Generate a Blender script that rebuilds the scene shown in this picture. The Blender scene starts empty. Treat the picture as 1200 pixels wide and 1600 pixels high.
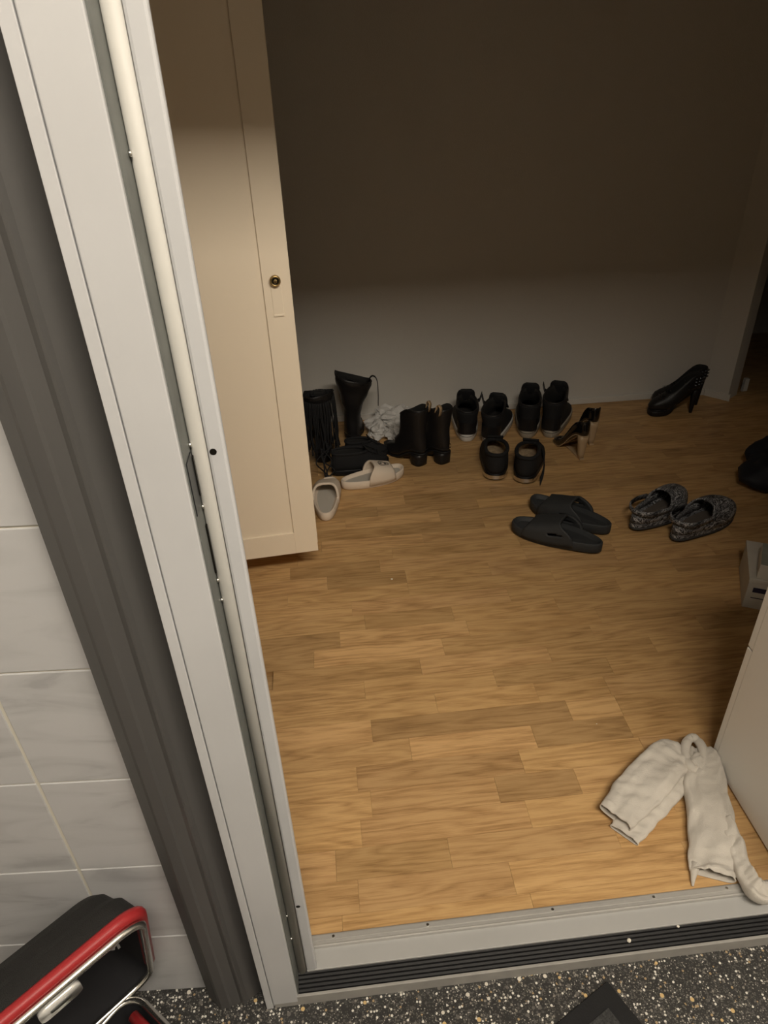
import bpy, bmesh, math, random
from mathutils import Vector, Matrix, noise
random.seed(11)
S = bpy.context.scene
C = S.collection
R = math.radians

# ------------------------------------------------------------------ camera
CAM_H = 1.30
p_, r_, y_ = R(32.4575), R(-2.27275), R(4.4976)
Fw = Vector((math.sin(y_)*math.cos(p_), math.cos(y_)*math.cos(p_), -math.sin(p_)))
Rt = Vector((math.cos(y_), -math.sin(y_), 0)); Up = Rt.cross(Fw)
Rr = Rt*math.cos(r_) + Up*math.sin(r_); Ur = Up*math.cos(r_) - Rt*math.sin(r_)
cam = bpy.data.cameras.new('camera'); camo = bpy.data.objects.new('camera', cam); C.objects.link(camo)
cam.sensor_fit = 'VERTICAL'; cam.sensor_height = 36; cam.sensor_width = 27; cam.lens = 36*1080/1600
cam.clip_start = .01
m = Matrix((Rr, Ur, -Fw)).transposed().to_4x4(); m.translation = (0, 0, CAM_H); camo.matrix_world = m
S.camera = camo

# ------------------------------------------------------------------ world, lamp, exposure
W = bpy.data.worlds.new('world'); S.world = W; W.use_nodes = True
W.node_tree.nodes['Background'].inputs[0].default_value = (1, .9, .78, 1)
W.node_tree.nodes['Background'].inputs[1].default_value = .0
li = bpy.data.lights.new('stairwell_tube_lamp', 'AREA'); lo = bpy.data.objects.new('stairwell_tube_lamp', li); C.objects.link(lo)
li.shape = 'RECTANGLE'; li.size = 1.8; li.size_y = .34
lo.location = (.67, -.60, 2.70); lo.rotation_euler = (R(50), 0, 0); li.energy = 62; li.color = (1, .90, .76)
S.view_settings.view_transform = 'Standard'; S.view_settings.look = 'None'
S.view_settings.gamma = 1; S.view_settings.use_curve_mapping = False
S.view_settings.exposure = 0.58

# ------------------------------------------------------------------ materials
def new_mat(name):
    m = bpy.data.materials.new(name); m.use_nodes = True
    nt = m.node_tree; return m, nt, nt.nodes['Principled BSDF']
def N(nt, t, **k):
    n = nt.nodes.new(t)
    for a, v in k.items(): setattr(n, a, v)
    return n
def mat(name, col, rough=.6, metal=0, spec=.4, var=0, vscale=20, bump=0, bscale=200, coat=0, trans=0, ior=1.45, sheen=0, stretch=(1, 1, 1)):
    m, nt, b = new_mat(name)
    b.inputs['Base Color'].default_value = (*col, 1); b.inputs['Roughness'].default_value = rough
    b.inputs['Metallic'].default_value = metal; b.inputs['Specular IOR Level'].default_value = spec
    b.inputs['Coat Weight'].default_value = coat; b.inputs['Transmission Weight'].default_value = trans; b.inputs['IOR'].default_value = ior
    if sheen: b.inputs['Sheen Weight'].default_value = sheen
    if var or bump:
        tc = N(nt, 'ShaderNodeTexCoord'); mp = N(nt, 'ShaderNodeMapping'); mp.inputs['Scale'].default_value = stretch
        nt.links.new(tc.outputs['Object'], mp.inputs[0])
    if var:
        n = N(nt, 'ShaderNodeTexNoise'); n.inputs['Scale'].default_value = vscale; n.inputs['Detail'].default_value = 5
        nt.links.new(mp.outputs[0], n.inputs['Vector'])
        r = N(nt, 'ShaderNodeValToRGB'); r.color_ramp.elements[0].position = .3; r.color_ramp.elements[1].position = .7
        r.color_ramp.elements[0].color = (*[c*(1-var) for c in col], 1); r.color_ramp.elements[1].color = (*[min(1, c*(1+var)) for c in col], 1)
        nt.links.new(n.outputs['Fac'], r.inputs[0]); nt.links.new(r.outputs[0], b.inputs['Base Color'])
    if bump:
        n = N(nt, 'ShaderNodeTexNoise'); n.inputs['Scale'].default_value = bscale; n.inputs['Detail'].default_value = 3
        nt.links.new(mp.outputs[0], n.inputs['Vector'])
        bp = N(nt, 'ShaderNodeBump'); bp.inputs['Strength'].default_value = bump; bp.inputs['Distance'].default_value = .002
        nt.links.new(n.outputs['Fac'], bp.inputs['Height']); nt.links.new(bp.outputs[0], b.inputs['Normal'])
    return m

def wood_mat():
    m, nt, b = new_mat('oak'); L = nt.links.new
    g = N(nt, 'ShaderNodeNewGeometry'); oi = N(nt, 'ShaderNodeObjectInfo')
    off = N(nt, 'ShaderNodeVectorMath', operation='SCALE'); off.inputs[0].default_value = (37, 91, 53); L(oi.outputs['Random'], off.inputs['Scale'])
    ad = N(nt, 'ShaderNodeVectorMath', operation='ADD'); L(g.outputs['Position'], ad.inputs[0]); L(off.outputs[0], ad.inputs[1])
    mp = N(nt, 'ShaderNodeMapping'); mp.inputs['Scale'].default_value = (1, 9, 1); L(ad.outputs[0], mp.inputs[0])
    # cathedral figure: contour lines of a broad stretched noise field
    n1 = N(nt, 'ShaderNodeTexNoise'); n1.inputs['Scale'].default_value = 2.6; n1.inputs['Detail'].default_value = 2.5; n1.inputs['Roughness'].default_value = .45; L(mp.outputs[0], n1.inputs['Vector'])
    mu = N(nt, 'ShaderNodeMath', operation='MULTIPLY'); mu.inputs[1].default_value = 15; L(n1.outputs['Fac'], mu.inputs[0])
    fr = N(nt, 'ShaderNodeMath', operation='PINGPONG'); fr.inputs[1].default_value = 1; L(mu.outputs[0], fr.inputs[0])
    # fine fibres
    mp2 = N(nt, 'ShaderNodeMapping'); mp2.inputs['Scale'].default_value = (6, 150, 1); L(ad.outputs[0], mp2.inputs[0])
    n2 = N(nt, 'ShaderNodeTexNoise'); n2.inputs['Scale'].default_value = 3.2; n2.inputs['Detail'].default_value = 5; n2.inputs['Roughness'].default_value = .65; L(mp2.outputs[0], n2.inputs['Vector'])
    # broad mottling
    mp3 = N(nt, 'ShaderNodeMapping'); mp3.inputs['Scale'].default_value = (4, 14, 1); L(ad.outputs[0], mp3.inputs[0])
    n3 = N(nt, 'ShaderNodeTexNoise'); n3.inputs['Scale'].default_value = 1.6; n3.inputs['Detail'].default_value = 3; L(mp3.outputs[0], n3.inputs['Vector'])
    a = N(nt, 'ShaderNodeMath', operation='MULTIPLY_ADD'); a.inputs[1].default_value = .27; a.inputs[2].default_value = .20; L(fr.outputs[0], a.inputs[0])
    c = N(nt, 'ShaderNodeMath', operation='MULTIPLY_ADD'); c.inputs[1].default_value = .78; L(n2.outputs['Fac'], c.inputs[0]); L(a.outputs[0], c.inputs[2])
    d = N(nt, 'ShaderNodeMath', operation='MULTIPLY_ADD'); d.inputs[1].default_value = .55; L(n3.outputs['Fac'], d.inputs[0]); L(c.outputs[0], d.inputs[2])
    # d is about 1.0 +- .3
    r = N(nt, 'ShaderNodeValToRGB'); e = r.color_ramp.elements
    e[0].position = .62; e[0].color = (.33, .19, .075, 1); e[1].position = 1.0; e[1].color = (.60, .38, .17, 1)
    x = e.new(.8); x.color = (.49, .295, .125, 1)
    dm = N(nt, 'ShaderNodeMath', operation='MULTIPLY'); dm.inputs[1].default_value = .86; L(d.outputs[0], dm.inputs[0]); L(dm.outputs[0], r.inputs[0])
    mx = N(nt, 'ShaderNodeMix', data_type='RGBA', blend_type='MULTIPLY'); mx.inputs[0].default_value = 1
    L(r.outputs[0], mx.inputs[6]); L(oi.outputs['Color'], mx.inputs[7]); L(mx.outputs[2], b.inputs['Base Color'])
    b.inputs['Roughness'].default_value = .42; b.inputs['Specular IOR Level'].default_value = .35
    bp = N(nt, 'ShaderNodeBump'); bp.inputs['Strength'].default_value = .12; bp.inputs['Distance'].default_value = .001
    L(n2.outputs['Fac'], bp.inputs['Height']); L(bp.outputs[0], b.inputs['Normal'])
    return m

def terrazzo_mat():
    m, nt, b = new_mat('terrazzo'); L = nt.links.new
    g = N(nt, 'ShaderNodeNewGeometry')
    def chips(scale, thr, ramp, prev, keep):
        v = N(nt, 'ShaderNodeTexVoronoi'); v.inputs['Scale'].default_value = scale; v.inputs['Randomness'].default_value = 1; L(g.outputs['Position'], v.inputs['Vector'])
        lt = N(nt, 'ShaderNodeMath', operation='LESS_THAN'); lt.inputs[1].default_value = thr; L(v.outputs['Distance'], lt.inputs[0])
        sp = N(nt, 'ShaderNodeSeparateColor'); L(v.outputs['Color'], sp.inputs[0])
        k = N(nt, 'ShaderNodeMath', operation='LESS_THAN'); k.inputs[1].default_value = keep; L(sp.outputs[0], k.inputs[0])
        mm = N(nt, 'ShaderNodeMath', operation='MULTIPLY'); L(lt.outputs[0], mm.inputs[0]); L(k.outputs[0], mm.inputs[1])
        rr = N(nt, 'ShaderNodeValToRGB'); rr.color_ramp.interpolation = 'CONSTANT'
        e = rr.color_ramp.elements
        while len(e) < len(ramp): e.new(.5)
        for i, (ps, cc) in enumerate(ramp): e[i].position = ps; e[i].color = (*cc, 1)
        L(sp.outputs[1], rr.inputs[0])
        mx = N(nt, 'ShaderNodeMix', data_type='RGBA'); L(mm.outputs[0], mx.inputs[0])
        if isinstance(prev, tuple): mx.inputs[6].default_value = (*prev, 1)
        else: L(prev, mx.inputs[6])
        L(rr.outputs[0], mx.inputs[7]); return mx.outputs[2]
    o = chips(420, .48, [(0, (.075, .072, .065)), (.35, (.04, .04, .04)), (.6, (.14, .135, .12)), (.88, (.40, .38, .34))], (.026, .025, .024), .75)
    o = chips(200, .42, [(0, (.09, .085, .08)), (.4, (.24, .22, .19)), (.62, (.70, .68, .62)), (.9, (.40, .29, .16))], o, .46)
    o = chips(85, .30, [(0, (.62, .44, .20)), (.35, (.66, .62, .54)), (.6, (.13, .12, .11)), (.85, (.55, .36, .18))], o, .17)
    L(o, b.inputs['Base Color']); b.inputs['Roughness'].default_value = .45
    return m

def tile_mat():
    m, nt, b = new_mat('tile_glaze'); L = nt.links.new
    g = N(nt, 'ShaderNodeNewGeometry'); oi = N(nt, 'ShaderNodeObjectInfo')
    off = N(nt, 'ShaderNodeVectorMath', operation='SCALE'); off.inputs[0].default_value = (17, 31, 23); L(oi.outputs['Random'], off.inputs['Scale'])
    ad = N(nt, 'ShaderNodeVectorMath', operation='ADD'); L(g.outputs['Position'], ad.inputs[0]); L(off.outputs[0], ad.inputs[1])
    mp = N(nt, 'ShaderNodeMapping'); mp.inputs['Rotation'].default_value = (0, R(40), 0); mp.inputs['Scale'].default_value = (3, 3, 12); L(ad.outputs[0], mp.inputs[0])
    n = N(nt, 'ShaderNodeTexNoise'); n.inputs['Scale'].default_value = 1.6; n.inputs['Detail'].default_value = 6; n.inputs['Distortion'].default_value = 1.2; L(mp.outputs[0], n.inputs['Vector'])
    r = N(nt, 'ShaderNodeValToRGB'); e = r.color_ramp.elements
    e[0].position = .3; e[0].color = (.41, .41, .42, 1); e[1].position = .52; e[1].color = (.54, .54, .55, 1)
    x = e.new(.40); x.color = (.50, .502, .51, 1)
    L(n.outputs['Fac'], r.inputs[0]); L(r.outputs[0], b.inputs['Base Color']); b.inputs['Roughness'].default_value = .35
    return m

def camo_mat():
    m, nt, b = new_mat('camouflage_foam'); L = nt.links.new
    tc = N(nt, 'ShaderNodeTexCoord'); mp = N(nt, 'ShaderNodeMapping'); mp.inputs['Scale'].default_value = (11, 36, 32); mp.inputs['Rotation'].default_value = (0, 0, R(25)); L(tc.outputs['Object'], mp.inputs[0])
    n = N(nt, 'ShaderNodeTexNoise'); n.inputs['Scale'].default_value = 1.3; n.inputs['Detail'].default_value = 3; n.inputs['Distortion'].default_value = 1.4; L(mp.outputs[0], n.inputs['Vector'])
    r = N(nt, 'ShaderNodeValToRGB'); r.color_ramp.interpolation = 'CONSTANT'; e = r.color_ramp.elements
    cs = [(0, (.02, .021, .024)), (.40, (.17, .17, .18)), (.46, (.022, .023, .027)), (.51, (.40, .40, .41)), (.555, (.03, .031, .035)), (.62, (.26, .26, .27))]
    while len(e) < len(cs): e.new(.5)
    for i, (ps, cc) in enumerate(cs): e[i].position = ps; e[i].color = (*cc, 1)
    L(n.outputs['Fac'], r.inputs[0]); L(r.outputs[0], b.inputs['Base Color']); b.inputs['Roughness'].default_value = .6
    return m

M = {}
M['oak'] = wood_mat(); M['terrazzo'] = terrazzo_mat(); M['tile'] = tile_mat(); M['camo'] = camo_mat()
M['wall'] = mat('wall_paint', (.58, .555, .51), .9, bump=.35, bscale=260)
M['stairwall'] = mat('stairwell_paint', (.80, .775, .73), .9)
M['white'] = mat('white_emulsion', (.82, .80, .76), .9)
M['grout'] = mat('grout', (.66, .63, .55), .9)
M['frame'] = mat('white_lacquer', (.555, .56, .575), .35, var=.04, vscale=6)
M['panel'] = mat('white_furniture_board', (.80, .785, .75), .45)
M['frame2'] = mat('white_lacquer_old', (.52, .51, .48), .5, var=.05, vscale=9)
M['rebate'] = mat('grey_steel', (.17, .18, .17), .45, metal=.3, var=.15, vscale=30)
M['dark_steel'] = mat('dark_steel', (.06, .065, .07), .35, metal=.8)
M['architrave'] = mat('grey_brown_paint', (.090, .087, .085), .42, var=.10, vscale=8, bump=.1, bscale=60, stretch=(1, 1, .2))
M['cabinet'] = mat('cream_lacquer', (.86, .75, .595), .45)
M['brass'] = mat('aged_brass', (.45, .33, .15), .35, metal=1)
M['black_metal'] = mat('black_metal', (.02, .018, .014), .3, metal=.6)
M['alu'] = mat('brushed_aluminium', (.50, .49, .47), .35, metal=.35, var=.08, vscale=40, stretch=(.1, 6, 6))
M['sill'] = mat('sill_paint', (.41, .408, .40), .4, var=.04, vscale=8)
M['rubber'] = mat('black_rubber', (.011, .011, .012), .5, spec=.3)
M['trim'] = mat('grey_trim', (.33, .32, .30), .5, var=.08, vscale=30)
M['baseboard'] = mat('white_baseboard', (.62, .60, .56), .5)
M['shoe_black'] = mat('black_leather', (.012, .011, .011), .42, bump=.3, bscale=120)
M['shoe_fabric'] = mat('black_fabric', (.011, .011, .012), .85, bump=.3, bscale=500)
M['lining'] = mat('dark_lining', (.02, .019, .018), .9)
M['patent'] = mat('black_patent', (.008, .007, .007), .12, coat=.6)
M['rubber_white'] = mat('white_rubber', (.62, .60, .56), .6)
M['rubber_grey'] = mat('grey_white_rubber', (.36, .32, .26), .6, var=.1)
M['insole_tan'] = mat('tan_insole', (.36, .27, .17), .85, var=.3, vscale=60)
M['beige'] = mat('beige_heel', (.42, .30, .18), .3, coat=.3)
M['slide_cream'] = mat('cream_foam', (.70, .60, .49), .65)
M['slide_inner'] = mat('grey_footbed', (.45, .42, .37), .8, bump=.2, bscale=300)
M['slide_dark'] = mat('charcoal_foam', (.034, .036, .038), .62, bump=.15, bscale=300)
M['clog_insole'] = mat('grey_brown_insole', (.12, .10, .085), .85, bump=.4, bscale=250)
M['clog_sole'] = mat('clog_sole', (.05, .05, .05), .7)
M['silver'] = mat('silver', (.7, .69, .66), .25, metal=1)
M['cloth'] = mat('offwhite_jersey', (.60, .56, .50), .95, var=.10, vscale=14, bump=.5, bscale=600, sheen=.2)
M['paper'] = mat('white_tissue', (.60, .585, .56), .85, var=.06)
M['card'] = mat('white_card', (.52, .49, .43), .7, var=.05)
M['card_grey'] = mat('grey_card', (.26, .27, .23), .7, var=.15)
M['label_dark'] = mat('dark_print', (.025, .02, .045), .6)
M['mat_black'] = mat('black_mat_edge', (.012, .012, .013), .8, bump=.3, bscale=400)
M['mat_grey'] = mat('grey_mat_pile', (.045, .046, .046), 1, var=.4, vscale=300, bump=.8, bscale=400)
M['case_black'] = mat('black_case_shell', (.014, .0135, .013), .55, bump=.8, bscale=900, stretch=(1, 1, 1))
M['case_in'] = mat('black_case_lining', (.008, .008, .01), .85)
M['case_red'] = mat('red_piping', (.36, .025, .028), .4)
M['case_badge'] = mat('latch_glare_white', (.9, .9, .88), .15, metal=.4)  # whiteness is the glare of reflected light, put into the base colour
M['dark_blue'] = mat('dark_navy_leather', (.010, .011, .017), .6)
M['print_black'] = mat('print_black', (.01, .01, .01), .6)
M['crumb'] = mat('crumb', (.8, .76, .66), .8)

# ------------------------------------------------------------------ mesh helpers
def link(o, parent=None):
    C.objects.link(o)
    if parent is not None: o.parent = parent
    return o
def mesh_obj(name, v, f, material, parent=None, smooth=True, loc=None):
    me = bpy.data.meshes.new(name); me.from_pydata([tuple(p) for p in v], [], f); me.update()
    bm = bmesh.new(); bm.from_mesh(me); bmesh.ops.recalc_face_normals(bm, faces=bm.faces); bm.to_mesh(me); bm.free()
    if smooth:
        for pl in me.polygons: pl.use_smooth = True
    me.materials.append(M[material] if isinstance(material, str) else material)
    o = bpy.data.objects.new(name, me)
    if loc: o.location = loc
    return link(o, parent)
def box_vf(x0, x1, y0, y1, z0, z1):
    v = [(x, y, z) for x in (x0, x1) for y in (y0, y1) for z in (z0, z1)]
    return v, [(0, 1, 3, 2), (4, 6, 7, 5), (0, 4, 5, 1), (2, 3, 7, 6), (0, 2, 6, 4), (1, 5, 7, 3)]
def box(name, x0, x1, y0, y1, z0, z1, material, parent=None, bev=0):
    v, f = box_vf(x0, x1, y0, y1, z0, z1)
    o = mesh_obj(name, v, f, material, parent, smooth=False)
    if bev:
        bm = bmesh.new(); bm.from_mesh(o.data)
        bmesh.ops.bevel(bm, geom=list(bm.edges), offset=bev, segments=2, affect='EDGES', profile=.5); bm.to_mesh(o.data); bm.free()
    return o
def loft(rings, cap0=False, cap1=False, closed=True):
    v = []; f = []; n = len(rings[0])
    for r in rings: v += r
    for i in range(len(rings)-1):
        for j in range(n if closed else n-1):
            k = (j+1) % n
            f.append((i*n+j, i*n+k, (i+1)*n+k, (i+1)*n+j))
    if cap0: f.append(tuple(range(n-1, -1, -1)))
    if cap1: f.append(tuple(range((len(rings)-1)*n, len(rings)*n)))
    return v, f
def merge(*parts):
    v = []; f = []
    for pv, pf in parts:
        o = len(v); v += list(pv); f += [tuple(i+o for i in q) for q in pf]
    return v, f
def tube_vf(pts, r, n=8, caps=True):
    pts = [Vector(p) for p in pts]; rings = []
    ref = Vector((0, 0, 1))
    for i, p in enumerate(pts):
        t = (pts[min(i+1, len(pts)-1)]-pts[max(i-1, 0)]).normalized()
        a = t.cross(ref)
        if a.length < .05: a = t.cross(Vector((1, 0, 0)))
        a.normalize(); b = t.cross(a).normalized()
        rr = r[i] if isinstance(r, (list, tuple)) else r
        rings.append([tuple(p+a*rr*math.cos(2*math.pi*k/n)+b*rr*math.sin(2*math.pi*k/n)) for k in range(n)])
    return loft(rings, caps, caps)
def ribbon_vf(pts, width, th, wdir):
    """flat band: wdir is a vector or a list of vectors giving the width direction"""
    pts = [Vector(p) for p in pts]; rings = []
    for i, p in enumerate(pts):
        t = (pts[min(i+1, len(pts)-1)]-pts[max(i-1, 0)]).normalized()
        w = Vector(wdir[i] if isinstance(wdir, list) else wdir).normalized(); n = t.cross(w).normalized()
        ww = (width[i] if isinstance(width, list) else width)/2
        rings.append([tuple(p+w*ww+n*th/2), tuple(p+w*ww*.9+n*th*.5), tuple(p-w*ww+n*th/2), tuple(p-w*ww-n*th/2), tuple(p+w*ww-n*th/2)])
    return loft(rings, True, True)
def spline(pts, n):
    """Catmull-Rom through tuples of any length"""
    out = []; k = len(pts)-1
    for i in range(n):
        t = i/(n-1)*k; j = min(int(t), k-1); u = t-j
        P = [pts[max(j-1, 0)], pts[j], pts[j+1], pts[min(j+2, k)]]
        out.append(tuple(.5*(2*b+(c-a)*u+(2*a-5*b+4*c-d)*u*u+(3*b-a-3*c+d)*u**3) for a, b, c, d in zip(*P)))
    return out
def empty(name, loc=(0, 0, 0), rz=0, rx=0, ry=0, label=None, cat=None, group=None):
    o = bpy.data.objects.new(name, None); o.location = loc; o.rotation_euler = (rx, ry, rz); o.empty_display_size = .05
    if label: tag(o, label, cat, group)
    return link(o)
def tag(o, label, cat, group=None):
    o['label'] = label; o['category'] = cat
    if group: o['group'] = group
    return o
def struct(o, label=None):
    o['kind'] = 'structure'
    if label: o['label'] = label
    return o
def subsurf(o, lv=1):
    md = o.modifiers.new('s', 'SUBSURF'); md.levels = lv; md.render_levels = lv; return o
def solid(o, t, off=-1):
    md = o.modifiers.new('t', 'SOLIDIFY'); md.thickness = t; md.offset = off; return o

# ------------------------------------------------------------------ the setting
ZT = -.045                                  # stairwell floor level
YB = 2.82                                   # back wall
# interior shell
floor = struct(box('floor', -1.3, 4.2, .652, 3.6, -.08, -.009, M['oak']), 'oak strip parquet floor of the hallway')
floor.color = (.8, .8, .8, 1)
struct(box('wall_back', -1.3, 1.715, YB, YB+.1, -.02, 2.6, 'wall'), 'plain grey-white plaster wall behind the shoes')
v = [(1.715, YB, -.02), (1.785, 2.735, -.02), (1.86, 2.79, -.02), (1.80, 2.9, -.02)]
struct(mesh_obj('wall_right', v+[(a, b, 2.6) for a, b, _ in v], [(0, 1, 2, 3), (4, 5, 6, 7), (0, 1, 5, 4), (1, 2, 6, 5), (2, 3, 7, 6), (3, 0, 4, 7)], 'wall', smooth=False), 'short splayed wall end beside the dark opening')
struct(box('wall_left', -1.4, -1.3, .6, 2.9, -.02, 2.6, 'white'))
struct(box('ceiling', -1.4, 4.3, .55, 3.7, 2.5, 2.6, 'white'))
struct(box('bounce_wall_right', 1.95, 2.05, .69, 2.62, -.05, 2.6, 'white'))  # unseen white wall, added to bounce fill light into the hallway
struct(box('trim_4', 1.912, 1.932, 2.828, 2.846, -.008, .055, 'baseboard'), 'pale end of a door trim in the dark opening')
# dark neighbouring room through the opening at the right
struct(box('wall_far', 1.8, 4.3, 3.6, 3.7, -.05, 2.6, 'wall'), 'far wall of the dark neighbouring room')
struct(box('wall_side', 4.2, 4.3, .6, 3.7, -.05, 2.6, 'wall'))
# front wall (with the doorway) left / right / above, around the frame
struct(box('wall_front_left', -1.4, -.19, .64, .69, -.06, 2.75, 'white'))
struct(box('wall_front_right', .84, 4.3, .62, .69, -.06, 2.75, 'white'))
struct(box('wall_front_top', -.19, .84, .62, .69, 1.90, 2.75, 'white'))
# stairwell
struct(box('floor_stairwell', -1.7, 2.4, -2.3, .63, ZT-.1, ZT, 'terrazzo'), 'dark terrazzo floor with pale and ochre chips')
struct(box('wall_stairwell_rear', -1.7, 2.4, -2.4, -2.3, ZT-.1, 2.8, 'stairwall'))
struct(box('wall_stairwell_left', -1.8, -1.7, -2.4, .8, ZT-.1, 2.8, 'stairwall'))
struct(box('wall_stairwell_right', 2.4, 2.5, -2.4, .63, ZT-.1, 2.8, 'stairwall'))
struct(box('ceiling_stairwell', -1.8, 2.5, -2.4, .62, 2.75, 2.85, 'stairwall'))

# baseboards
struct(box('baseboard_back', -1.3, 1.712, YB-.012, YB, 0, .028, 'baseboard', bev=.002))
bb = [(1.712, YB-.012), (1.787, 2.722), (1.793, 2.73), (1.715, YB)]
struct(mesh_obj('baseboard_right', [(a, b, 0) for a, b in bb]+[(a, b, .03) for a, b in bb], [(0, 1, 2, 3), (4, 5, 6, 7), (0, 1, 5, 4), (1, 2, 6, 5), (2, 3, 7, 6), (3, 0, 4, 7)], 'baseboard', smooth=False))

# parquet strips: every strip is its own piece
ROW = .0635; Y0 = .68
pv, pf = box_vf(0, 1, 0, 1, -.009, 0)
pme = bpy.data.meshes.new('plank'); pme.from_pydata(pv, [], pf); pme.materials.append(M['oak'])
def plank(x0, x1, k, tone):
    o = bpy.data.objects.new('plank', pme); C.objects.link(o); o.parent = floor
    y0 = max(Y0+k*ROW, .652); y1 = min(Y0+(k+1)*ROW, YB-.001)
    o.location = (x0+.0002, y0+.0002, random.uniform(-.0003, 0)); o.scale = (x1-x0-.0004, y1-y0-.0004, 1)
    w = random.uniform(-.025, .025)
    o.color = (tone, tone*(1-abs(w)*.5), tone*(1-w*1.2-.0), 1)
# joints read off the photograph: row -> [(x of joint, tone of the strip on its right), ...]
known = {0: [(-.35, .95), (-.02, .93), (.273, 1.08), (.62, 1.0)],
         1: [(-.35, 1.06), (-.06, .86), (.164, .94), (.50, 1.05)],
         2: [(-.4, 1.12), (-.006, 1.02), (.34, 1.06), (.64, .98)],
         3: [(-.4, 1.1), (.02, 1.0), (.29, .80), (.466, 1.05), (.75, 1.0)],
         4: [(-.35, 1.08), (-.006, .92), (.36, 1.06), (.64, 1.0)],
         5: [(-.3, 1.0), (.12, 1.16), (.407, .80), (.63, 1.0)],
         6: [(-.25, 1.12), (.037, .80), (.51, 1.10), (.632, .98)],
         7: [(-.3, 1.02), (.20, 1.06), (.45, .98), (.628, 1.0)],
         8: [(-.3, 1.0), (.03, 1.0), (.36, .88), (.66, 1.0)],
         9: [(-.2, .90), (.18, 1.06), (.52, .96), (.80, 1.02)],
         10: [(-.33, .84), (-.095, 1.14), (.25, .94), (.66, 1.0)],
         11: [(-.3, .82), (-.023, 1.08), (.33, 1.0), (.7, .95)],
         12: [(-.3, .98), (.05, .86), (.30, 1.02), (.6, .96)],
         15: [(-.4, 1.08), (-.05, .80), (.19, 1.0), (.45, .94)]}
for k in range(-1, 34):
    seg = list(known.get(k, []))
    if not seg:
        x = -.62+random.uniform(0, .3)
        while x < .35:
            seg.append((x, random.choice([.84, .92, .98, 1.0, 1.04, 1.1]))); x += random.uniform(.26, .46)
    x = seg[-1][0]
    while True:
        x += random.uniform(.26, .48)
        if x > 2.25: break
        seg.append((x, random.choice([.84, .92, .98, 1.0, 1.04, 1.1])))
    for i, (x, t) in enumerate(seg):
        plank(x, seg[i+1][0] if i+1 < len(seg) else x+.3, k, t)

# ------------------------------------------------------------------ tiled wall left of the door (turned a few degrees)
TA = -math.atan(.062)
tw = bpy.data.objects.new('wall_tiled', None); C.objects.link(tw); tw.location = (-.29, .607, 0); tw.rotation_euler = (0, 0, TA); struct(tw, 'grey marbled tile wall left of the door')
box('grout_bed', -1.1, .10, .0015, .02, ZT, 2.4, 'grout', tw)
tv, tf = box_vf(0, 1, -.0006, .008, 0, 1)
xs = [.075, -.130, -.333, -.536, -.739]      # right edges of the columns, local x
for ci, xr in enumerate(xs):
    for k in range(0, 7):
        z1 = .929-.198*(k-2); z0 = z1-.198
        z0 = max(z0, ZT+.002)
        if z1-z0 < .02: continue
        g = .0016
        o = box('tile', xr-.203+g, xr-g, -.0006, .008, z0+g, z1-g, 'tile', tw, bev=.0008)

# dark grey-brown architrave between the tiles and the white frame
prof = [(-.290, .612), (-.290, .590), (-.270, .572), (-.266, .570), (-.252, .570), (-.249, .573), (-.235, .576), (-.229, .573), (-.226, .573), (-.222, .578), (-.212, .584), (-.200, .592), (-.186, .597), (-.186, .612)]
rings = [[(x, y, z) for x, y in prof] for z in (ZT+.004, .35, .9, 1.93)]
o = mesh_obj('trim_1', *loft(rings, True, True), 'architrave', smooth=False); struct(o, 'dark grey-brown moulded architrave')
rings = [[(.652-x, y, z) for x, y in prof] for z in (ZT+.004, 1.93)]
struct(mesh_obj('trim_2', *loft(rings, True, True), 'architrave', smooth=False))

# white door frame -----------------------------------------------------------
fr = bpy.data.objects.new('door_1', None); C.objects.link(fr); struct(fr, 'white painted door frame without its door leaf')
LZ = 1.855
def jamb(mx):
    X = (lambda x: x) if mx else (lambda x: .652-x)
    def bx(name, xa, xb, y0, y1, z0, z1, mt, bev=0):
        a, b = sorted((X(xa), X(xb))); return box(name, a, b, y0, y1, z0, z1, mt, fr, bev)
    bx('frame_edge', -.190, -.1787, .5622, .615, ZT, LZ+.06, 'frame', .0006)
    bx('frame_face', -.1775, -.1352, .5624, .62, ZT+.012, LZ+.05, 'frame', .0012)
    bx('frame_core', -.188, -.137, .5665, .64, ZT, LZ+.05, 'frame')
    bx('rebate', -.1362, -.1337, .5672, .604, ZT+.02, LZ, 'rebate')
    # soft bead / seal
    n = 10; prof = []
    for i in range(n+1):
        a = math.pi*i/n; prof.append((-.1262-.0073*math.cos(a), .6-.0050*math.sin(a)))
    prof += [(-.1189, .608), (-.1335, .608)]
    rg = [[(X(x), y, z) for x, y in prof] for z in (ZT+.03, LZ)]
    mesh_obj('seal', *loft(rg, True, True), 'frame2', fr, smooth=True)
    bx('jamb', -.1185, -.1008, .5975, .607, ZT+.03, LZ, 'frame', .003)
    bx('jamb_back', -.19, -.119, .604, .69, ZT, LZ+.03, 'frame')
jamb(True); jamb(False)
box('head', -.19, .842, .562, .69, LZ, LZ+.06, 'frame', fr)
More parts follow.
